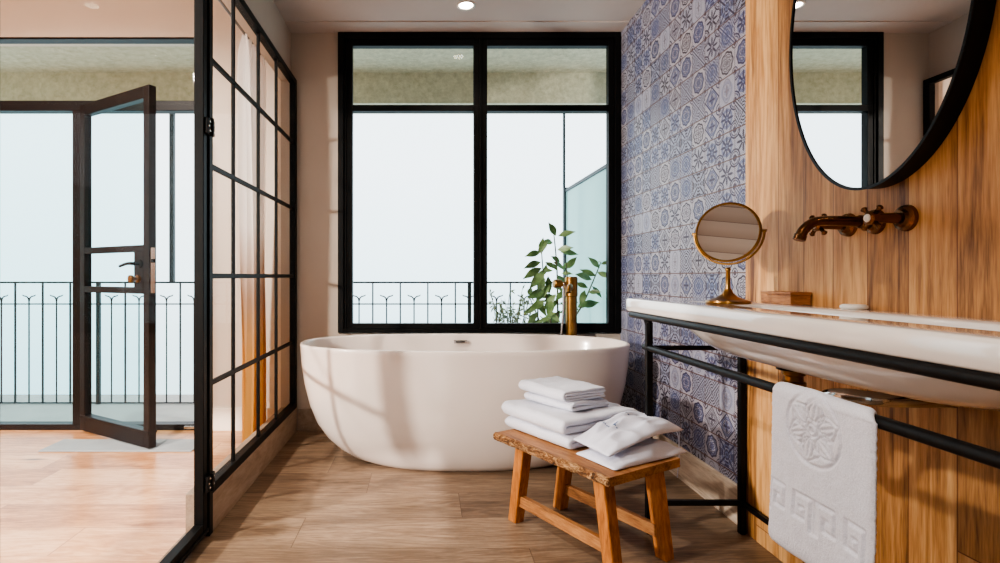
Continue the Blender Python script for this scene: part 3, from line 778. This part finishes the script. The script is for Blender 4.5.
for j in range(nvv):
    row = []
    for i in range(nu):
        u_, v0 = U_[j, i], V_[j, i]
        nz_ = noise.noise(Vector((u_ * 9, v0 * 5, 1.3))) * .006 + noise.noise(Vector((u_ * 40, v0 * 40, 4))) * .0010 + noise.noise(Vector((u_ * 300, v0 * 300, 8))) * .0007
        half = rb_ * PI / 2
        if v0 > half - .0275: # front hang
            th_ = None; xx = xf_ - rb_; zz_ = .663 - (v0 - (half - .0275)); n_ = Vector((-1, 0, 0)); hang = (v0 - .0)
        elif v0 > -half - .0275:
            t = (v0 + .0275) / rb_  # -pi/2..pi/2
            xx = xf_ - rb_ * math.sin(t); zz_ = .663 + rb_ * math.cos(t); n_ = Vector((-math.sin(t), 0, math.cos(t))); hang = 0
        else:
            xx = xf_ + rb_; zz_ = .663 + (v0 + half + .0275); n_ = Vector((1, 0, 0)); hang = 0
        wav = math.sin(u_ * 26 + .8) * .006 * max(0, hang) / drop + nz_ * (1 if hang > 0 else .5)
        edge = min(u_, Wt - u_) ; edn = -.006 * math.exp(-edge / .005)
        bot = -.006 * math.exp(-(drop - v0) / .006)
        bf = min(1, max(0, -v0 / .06))
        yy = y_start - u_ * (1 - .15 * bf) + .012 * max(0, hang) / drop * (1 if u_ < Wt / 2 else -.2) + noise.noise(Vector((v0 * 120, u_ * 3, 2))) * .0016
        row.append(bm.verts.new(Vector((xx, yy, zz_)) + n_ * (.004 + wav + E[j, i] + edn + bot)))
    vs.append(row)
for j in range(nvv - 1):
    for i in range(nu - 1):
        bm.faces.new((vs[j][i], vs[j][i + 1], vs[j + 1][i + 1], vs[j + 1][i]))
tw = obj('hand_towel', bm, TOWELM, None, smooth=True, loc=(.80, 1.1, .663))
sol = tw.modifiers.new('thick', 'SOLIDIFY'); sol.thickness = .007; sol.offset = -1
tag(tw, 'white terry towel with embossed flower and key pattern hanging on the black bar', 'towel')

# ------------------------------------------------------------------ stool
SA = Vector((.262, 2.068, 0)); rz = math.atan2(.510, .860)
# stool frame: local x = w (v2), local -y = u (v1)
v2_ = Vector((.860, .510, 0)).normalized(); sv1 = Vector((.510, -.860, 0)).normalized()
SM = Matrix(((v2_.x, -sv1.x, 0, SA.x), (v2_.y, -sv1.y, 0, SA.y), (0, 0, 1, 0), (0, 0, 0, 1)))
def SP(w, u, z): return SM @ Vector((w, -u, z))
ctr = SP(.18, .273, 0)
st = thing('wooden_stool', 'low wooden bench stool with live bark edge holding the towels', 'stool', ctr, rz)
LU, LW, ZT_, TH = .545, .348, .32, .028
# top: slightly irregular slab
bm = NB(); nu_, nw_ = 60, 10
def topz(u_, w_): return ZT_ + .0012 * noise.noise(Vector((u_ * 12, w_ * 20, 0)))
grid = {}
for i in range(nu_ + 1):
    u_ = LU * i / nu_
    e0 = .006 + .006 * noise.noise(Vector((u_ * 16, 3, 0))) ; e1 = LW - .003 * noise.noise(Vector((u_ * 9, 8, 0)))
    for j in range(nw_ + 1):
        w_ = e0 + (e1 - e0) * j / nw_
        grid[i, j, 1] = bm.verts.new(SP(w_, u_, topz(u_, w_))); grid[i, j, 0] = bm.verts.new(SP(w_ + (.007 if j == 0 else 0), u_, ZT_ - TH))
for i in range(nu_):
    for j in range(nw_):
        bm.faces.new([grid[i, j, 1], grid[i + 1, j, 1], grid[i + 1, j + 1, 1], grid[i, j + 1, 1]])
        bm.faces.new([grid[i, j, 0], grid[i, j + 1, 0], grid[i + 1, j + 1, 0], grid[i + 1, j, 0]])
    for j in (0, nw_): bm.faces.new([grid[i, j, 0], grid[i + 1, j, 0], grid[i + 1, j, 1], grid[i, j, 1]])
for j in range(nw_):
    for i in (0, nu_): bm.faces.new([grid[i, j, 0], grid[i, j + 1, 0], grid[i, j + 1, 1], grid[i, j, 1]])
seat = obj('seat', bm, STOOLT, st)
# bark live edge strip
bm = NB(); rows = []; nb, mbk = 220, 14
for i in range(nb + 1):
    u_ = LU * i / nb - .001; row = []
    for j in range(mbk + 1):
        t = j / mbk; ang_ = -.5 * PI + t * PI
        e = noise.noise(Vector((u_ * 22, t * 2.2, 5))) * .007 + abs(noise.noise(Vector((u_ * 60, t * 5, 9)))) * -.008 + noise.noise(Vector((u_ * 150, t * 9, 2))) * .0025
        wv = .012 - math.cos(ang_) * (.014 + e) - .0
        row.append(bm.verts.new(SP(wv, u_, ZT_ - TH / 2 + math.sin(ang_) * (TH / 2 + .0012) + (.002 * noise.noise(Vector((u_ * 30, 1, 1)))))))
    rows.append(row)
for i in range(nb):
    for j in range(mbk): bm.faces.new((rows[i][j], rows[i + 1][j], rows[i + 1][j + 1], rows[i][j + 1]))
bm.faces.new(rows[0]); bm.faces.new(rows[-1][::-1])
obj('bark_edge', bm, BARK, seat, smooth=True)
def skewbox(bm, pb, pt, hw, hu, twt=1.0):
    vb = [bm.verts.new(SP(pb[0] + a_ * hw, pb[1] + c_ * hu, pb[2])) for a_, c_ in ((-1, -1), (1, -1), (1, 1), (-1, 1))]
    vt = [bm.verts.new(SP(pt[0] + a_ * hw * twt, pt[1] + c_ * hu * twt, pt[2])) for a_, c_ in ((-1, -1), (1, -1), (1, 1), (-1, 1))]
    bm.faces.new(vb[::-1]); bm.faces.new(vt)
    for k in range(4): bm.faces.new((vb[k], vb[(k + 1) % 4], vt[(k + 1) % 4], vt[k]))
    bmesh.ops.bevel(bm, geom=list(bm.edges), offset=.002, segments=2, affect='EDGES')
    return bm
LEG = {}
for w_ in (.05, .278):
    for ut, ub in ((.118, .072), (.485, .528)):
        wl = w_ + (.014 if ut > .3 and w_ > .1 else 0)
        obj('leg', skewbox(NB(), (wl, ub, 0), (wl, ut, ZT_ - TH), .021, .021, 1.08), STOOLW, st)
    obj('stretcher', bbox(w_ - .011, w_ + .011, -.51, -.09, .066, .106, bev=.002, M=SM), STOOLT, st)

# ------------------------------------------------------------------ folded towels
def folded(name, label, u0, u1, w0, w1, z0, h, rings=2, seed=0, skew=0, rotd=0):
    """towel folded into nested U shapes, fold on the low-w side, layered ends on the high-u side"""
    bm = NB(); t = h / (2 * rings)
    cu, cw = (u0 + u1) / 2, (w0 + w1) / 2; rt = math.radians(rotd)
    nU = 40
    for r_i in range(rings):
        hz = h / 2 - t * r_i - t * .5     # centreline half height
        inset = t * r_i
        # centre line: from (w1, bottom) around the low-w end to (w1, top)
        W0 = w0 + inset + hz + t * .5
        path = []
        nst = 22
        for k in range(nst + 1): path.append((w1 - (w1 - W0) * k / nst - (.006 * r_i), -hz, (0, -1)))
        for k in range(1, 12):
            a_ = -PI / 2 - PI * k / 12; path.append((W0 + hz * math.cos(a_), hz * math.sin(a_), (math.cos(a_), math.sin(a_))))
        for k in range(nst + 1): path.append((W0 + (w1 - W0) * k / nst - (.004 * (1 - r_i)), hz, (0, 1)))
        ht = t * .47
        outl = [(q_[0] + q_[2][0] * ht, q_[1] + q_[2][1] * ht) for q_ in path]
        inn = [(q_[0] - q_[2][0] * ht, q_[1] - q_[2][1] * ht) for q_ in path][::-1]
        e1 = [(path[-1][0] + ht * .8, path[-1][1])]; e0 = [(path[0][0] + ht * .8, path[0][1])]
        prof = outl + e1 + inn + e0
        mids = [(q_[0], q_[1]) for q_ in path] + e1 + [(q_[0], q_[1]) for q_ in path][::-1] + e0
        loops_ = []
        for i in range(nU + 1):
            f_ = i / nU; 
            k_ = min(i, nU - i)
            sh = (.30, .62, .84, .95, 1)[min(k_, 4)]
            ed = (.0, .0012, .0035, .008, .013)[min(k_, 4)] * (t / .02)
            uu = (u0 + ed if i < nU / 2 else u1 - ed) if k_ < 5 else u0 + (u1 - u0) * f_
            lp = []
            for (pw, pz), (mw, mz) in zip(prof, mids):
                w_ = mw + (pw - mw) * sh; z_ = mz + (pz - mz) * sh
                n1 = noise.noise(Vector((uu * 14 + seed, w_ * 14, pz * 40 + seed))); n2 = noise.noise(Vector((uu * 60 + seed, w_ * 60, pz * 90)))
                sag = .0035 * noise.noise(Vector((uu * 7 + seed * 3, w_ * 9, seed)))
                zz_ = z0 + h / 2 + z_ * (1 - .06 * abs(2 * f_ - 1) ** 6) + (n1 * .0055 + n2 * .002 + sag * 1.4) * (1 if pz > 0 else .15)
                if zz_ < z0 + .0005: zz_ = z0 + .0005
                ue = uu + n1 * .003 + .004 * noise.noise(Vector((r_i * 5 + seed, pz * 60, w_ * 6))) + skew * (w_ - w0)
                ww = w_ + n2 * .001 + n1 * .002
                du, dw = ue - cu, ww - cw
                lp.append(SP(cw + dw * math.cos(rt) - du * math.sin(rt), cu + dw * math.sin(rt) + du * math.cos(rt), zz_))
            loops_.append(lp)
        loft(bm, loops_, True, True)
    o = obj(name, bm, TOWELM, None, smooth=True, loc=SP(cw, cu, z0))
    return tag(o, label, 'towel')
folded('bath_towel', 'large folded white bath towel lying directly on the stool, bottom of the stack', -.035, .312, .080, .440, ZT_ + .0015, .047, 1, 1)
folded('bath_towel', 'large folded white bath towel, second from the bottom of the stack', -.045, .300, .068, .446, ZT_ + .0495, .053, 1, 5, rotd=1.5)
folded('hand_towel', 'small folded white towel just beneath the topmost one of the stack', -.020, .235, .165, .365, ZT_ + .1045, .034, 1, 9, rotd=-1)
folded('hand_towel', 'small folded white towel topmost of the stack on the stool', -.035, .225, .150, .362, ZT_ + .1400, .040, 2, 13, rotd=3)

# ------------------------------------------------------------------ linen pouches
def pouch(name, label, c0, c1, c2, c3, zfun, th, seed):
    """c0..c3 (w,u) corners; zfun(s,t) base height; th thickness profile"""
    bm = NB(); n = 44; top = {}; bot = {}
    for i in range(n + 1):
        for j in range(n + 1):
            s_, t_ = i / n, j / n
            w_ = (c0[0] * (1 - s_) + c1[0] * s_) * (1 - t_) + (c3[0] * (1 - s_) + c2[0] * s_) * t_
            u_ = (c0[1] * (1 - s_) + c1[1] * s_) * (1 - t_) + (c3[1] * (1 - s_) + c2[1] * s_) * t_
            e = (max(0, 1 - abs(2 * s_ - 1) ** 3) * max(0, 1 - abs(2 * t_ - 1) ** 3)) ** .55
            n1 = noise.noise(Vector((s_ * 3.2 + seed, t_ * 3.2, seed))); rid = abs(noise.noise(Vector((s_ * 2.6 + t_ * 1.8 + seed * 2, t_ * 3.6 - s_ * 1.5, seed + 4))))
            zb = zfun(s_, t_)
            hh = th(s_, t_) * e * (1 + .5 * n1 - .8 * rid) + .004
            u_ += .004 * math.sin(s_ * 9 + seed) * (t_ in (0, 1)); w_ += .005 * math.sin(t_ * 8 + seed) * (s_ == 1)
            top[i, j] = bm.verts.new(SP(w_, u_, zb + hh)); bot[i, j] = bm.verts.new(SP(w_, u_, zb)) if 0 < i < n and 0 < j < n else top[i, j]
    for i in range(n):
        for j in range(n):
            bm.faces.new((top[i, j], top[i + 1, j], top[i + 1, j + 1], top[i, j + 1]))
            q_ = [bot[i, j], bot[i, j + 1], bot[i + 1, j + 1], bot[i + 1, j]]
            try: bm.faces.new(q_)
            except Exception: pass
    o = obj(name, bm, LINEN, None, smooth=True, loc=SP((c0[0] + c2[0]) / 2, (c0[1] + c2[1]) / 2, ZT_))
    tag(o, label, 'bag'); return o
zl = lambda s, t: ZT_ + .0015 + .0 * s
p1 = pouch('linen_pouch', 'white linen pouch lying flat on the stool under the printed pouch', (.075, .345), (.405, .325), (.415, .530), (.060, .520), zl, lambda s, t: .026 + .018 * s, 2)
def zu(s, t):
    return ZT_ + .032 + .038 * max(0, math.sin(min(1, s * 1.1) * PI * .62)) + .010 * (1 - t)
p2 = pouch('linen_pouch', 'white linen pouch with small blue print on top, drawstring hanging down', (.085, .330), (.425, .312), (.432, .500), (.070, .492), zu, lambda s, t: .026 + .022 * s, 11)
# printed mark on the top pouch: emblem and a short line of lettering, as marks lying on the cloth
def on_pouch(s_, t_):
    c0, c1, c2, c3 = (.085, .330), (.425, .312), (.432, .500), (.070, .492)
    w_ = (c0[0] * (1 - s_) + c1[0] * s_) * (1 - t_) + (c3[0] * (1 - s_) + c2[0] * s_) * t_
    u_ = (c0[1] * (1 - s_) + c1[1] * s_) * (1 - t_) + (c3[1] * (1 - s_) + c2[1] * s_) * t_
    e = (max(0, 1 - abs(2 * s_ - 1) ** 3) * max(0, 1 - abs(2 * t_ - 1) ** 3)) ** .55
    seed = 11
    n1 = noise.noise(Vector((s_ * 3.2 + seed, t_ * 3.2, seed))); rid = abs(noise.noise(Vector((s_ * 2.6 + t_ * 1.8 + seed * 2, t_ * 3.6 - s_ * 1.5, seed + 4))))
    return SP(w_, u_, zu(s_, t_) + (.026 + .022 * s_) * e * (1 + .5 * n1 - .8 * rid) + .0048)
bm = NB()
def patch(s0, t0, ds, dt):
    vs_ = [bm.verts.new(on_pouch(s0 + a_, t0 + b_)) for a_, b_ in ((-ds, -dt), (ds, -dt), (ds, dt), (-ds, dt))]
    bm.faces.new(vs_)
def spot(s0, t0, r_, n=14):
    c_ = bm.verts.new(on_pouch(s0, t0)); ring = [bm.verts.new(on_pouch(s0 + r_ * .7 * math.cos(2 * PI * k / n), t0 + r_ * math.sin(2 * PI * k / n))) for k in range(n)]
    for k in range(n): bm.faces.new((c_, ring[k], ring[(k + 1) % n]))
spot(.40, .40, .045)
obj('printed_emblem', bm, LOGOM, p2)
bm = NB()
for k in range(9): patch(.33, .22 + k * .042, .008 if k % 3 else .013, .013)
obj('printed_line', bm, LOGOM, p2)
bm = NB()
for k in range(6): patch(.66, .25 + k * .05, .012 if k % 2 else .018, .014)
obj('printed_line', bm, LOGOM, p2)
e_ = SP(.43, .44, ZT_ + .062)
bm = NB(); tube(bm, [e_, e_ + Vector((.02, .0, .01)), e_ + Vector((.035, -.01, -.03)), e_ + Vector((.036, -.01, -.10)), e_ + Vector((.03, -.012, -.17))], .0018, 6, smoothpath=6)
tube(bm, [e_, e_ + Vector((.03, -.02, .0)), e_ + Vector((.028, -.03, -.06)), e_ + Vector((.034, -.025, -.12))], .0016, 6, smoothpath=6)
obj('drawstring', bm, LINEN, p2, smooth=True)

# ------------------------------------------------------------------ bedroom: curtain, rod, grey sheet
cr = thing('curtain_rod', 'grey curtain rod with round end knob behind the glass partition', 'curtain rod', (-.94, 2.0, 2.2))
obj('rod', tube(NB(), [(-.94, .0, 2.20), (-.94, 3.10, 2.20)], .017, 16), simple('rod_metal', srgb(92, 86, 84), .45, .4), cr, smooth=True, auto=.7)
bm = NB(); bmesh.ops.create_uvsphere(bm, u_segments=24, v_segments=16, radius=.03, matrix=Matrix.Translation((-.94, 3.12, 2.20)))
obj('end_knob', bm, simple('knob_wood', srgb(92, 60, 52), .5), cr, smooth=True)
for y_ in (3.05, .3):
    bm = NB(); box(bm, -.94, -.862, y_ - .008, y_ + .008, 2.192, 2.208); lathe(bm, [(0, .008), (.03, .006), (.03, 0), (0, 0)], 20, axis_m((-.8605, y_, 2.2), (-1, 0, 0)))
    obj('bracket', bm, DOORBLK, cr)
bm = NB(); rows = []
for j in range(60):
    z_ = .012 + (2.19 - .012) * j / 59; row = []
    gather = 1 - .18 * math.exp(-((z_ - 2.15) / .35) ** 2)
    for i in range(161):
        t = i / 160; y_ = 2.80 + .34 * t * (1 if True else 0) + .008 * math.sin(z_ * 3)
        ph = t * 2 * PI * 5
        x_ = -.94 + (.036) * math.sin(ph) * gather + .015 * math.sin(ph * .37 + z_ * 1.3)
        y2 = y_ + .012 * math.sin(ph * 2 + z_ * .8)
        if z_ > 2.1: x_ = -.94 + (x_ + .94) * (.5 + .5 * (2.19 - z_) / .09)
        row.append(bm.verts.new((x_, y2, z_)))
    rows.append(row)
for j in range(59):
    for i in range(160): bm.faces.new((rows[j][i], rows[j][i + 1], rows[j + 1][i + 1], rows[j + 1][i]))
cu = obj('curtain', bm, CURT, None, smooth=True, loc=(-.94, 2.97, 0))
tag(cu, 'pale curtain with sunlit gold painted on its lower half, gathered behind the glass partition', 'curtain')
mt = NB(); box(mt, -2.02, -1.22, 2.82, 3.02, 0.001, .008, .002)  # thin grey slab lying flat on the floor by the balcony door
tag(obj('grey_floor_sheet', mt, GREYSHEET), 'flat grey sheet on the bedroom floor at the balcony door', 'mat')

# ------------------------------------------------------------------ downlights, two of them added as fill
EMI, nt, b = newmat('lamp_glow'); setp(b, (1, .95, .85), .5); b.inputs['Emission Color'].default_value = (1, .86, .66, 1); b.inputs['Emission Strength'].default_value = 30
def downlight(x_, y_, label, en=22):
    t = thing('ceiling_downlight', label, 'light', (x_, y_, CZ))
    obj('trim_ring', lathe(NB(), [(.046, CZ + .002), (.050, CZ - .003), (.042, CZ - .005), (.036, CZ - .001), (.036, CZ + .001)], 40, Matrix.Translation((x_, y_, 0))), SOAPM, t, smooth=True)
    obj('bulb', lathe(NB(), [(.036, CZ - .001), (.02, CZ - .004), (0, CZ - .005)], 32, Matrix.Translation((x_, y_, 0))), EMI, t, smooth=True)
    l = bpy.data.lights.new('downlight_lamp', 'SPOT'); l.energy = en; l.spot_size = math.radians(110); l.spot_blend = .8; l.color = (1, .86, .7); l.shadow_soft_size = .04
    lo = bpy.data.objects.new('downlight_lamp', l); COL.objects.link(lo); lo.location = (0, 0, -.012); lo.parent = t
downlight(.22, 2.90, 'round recessed ceiling downlight glowing above the window')
downlight(.22, .4, 'added unseen ceiling fill light above the middle of the bathroom', 60)  # fill lamp out of view, added to brighten the near end

t_ = thing('ceiling_downlight', 'added unseen fill light in the bedroom ceiling beyond the glass partition', 'light', (-2.0, 1.6, CB))  # unseen fill lamp, added to brighten the bedroom wall and curtain
obj('trim_ring', lathe(NB(), [(.07, CB + .002), (.075, CB - .004), (.06, CB - .006), (.055, CB)], 40, Matrix.Translation((-2.0, 1.6, 0))), SOAPM, t_, smooth=True)
obj('bulb', lathe(NB(), [(.055, CB - .001), (.03, CB - .004), (0, CB - .005)], 32, Matrix.Translation((-2.0, 1.6, 0))), EMI, t_, smooth=True)
l = bpy.data.lights.new('bedroom_fill', 'SPOT'); l.energy = 420; l.color = (1, .92, .84); l.spot_size = math.radians(165); l.spot_blend = .5; l.shadow_soft_size = .1
lo = bpy.data.objects.new('bedroom_fill', l); COL.objects.link(lo); lo.location = (0, 0, -.02); lo.parent = t_

# ------------------------------------------------------------------ lights
def sun(name, direction, strength, color, angle):
    l = bpy.data.lights.new(name, 'SUN'); l.energy = strength; l.color = color; l.angle = math.radians(angle)
    o = bpy.data.objects.new(name, l); COL.objects.link(o); o.rotation_euler = Vector(direction).to_track_quat('-Z', 'Y').to_euler(); return o
sun('sun', (-.02, 1, -.553), 6.0, (1, .93, .86), 1.2)
l = bpy.data.lights.new('bedroom_lamp', 'SPOT'); l.energy = 760; l.color = (1, .93, .85); l.spot_size = math.radians(75); l.spot_blend = .6; l.shadow_soft_size = .09
lo = bpy.data.objects.new('bedroom_lamp', l); COL.objects.link(lo); lo.location = (-3.0, .11, 1.46); lo.rotation_euler = (Vector((.8, 1.75, .9)) - Vector(lo.location)).to_track_quat('-Z', 'Y').to_euler()

w = bpy.data.worlds.new('world'); scn.world = w; w.use_nodes = True; nt = w.node_tree; S.nt = nt
bg = nt.nodes['Background']
tc = nt.nodes.new('ShaderNodeTexCoord'); sp = nt.nodes.new('ShaderNodeSeparateXYZ'); nt.links.new(tc.outputs['Generated'], sp.inputs[0])
nzz = noise_n(nt, coords(nt, 'Generated', scale=(1, 1, 5)), 8, 5, .6)
zf = S(sp.outputs[2]) * .5 + .5 + (S(nzz) - .5) * .02
c = ramp(nt, zf.s, [(.30, (.42, .55, .60)), (.44, (.56, .74, .80)), (.50, (.72, .87, .94)), (.60, (.86, .94, 1.0))])
dk = (S.m('MINIMUM', S.m('MAXIMUM', S(sp.outputs[1]) * 1.6 + .6, .42), 1.0))
c = mixc(nt, 1.0, c, mixc(nt, dk.s, (0.0, 0.0, 0.0), (1.0, 1.0, 1.0)), 'MULTIPLY')
nt.links.new(c, bg.inputs[0]); bg.inputs[1].default_value = 3.1

scn.view_settings.view_transform = 'AgX'
scn.view_settings.look = 'AgX - Medium High Contrast'
scn.view_settings.exposure = .12
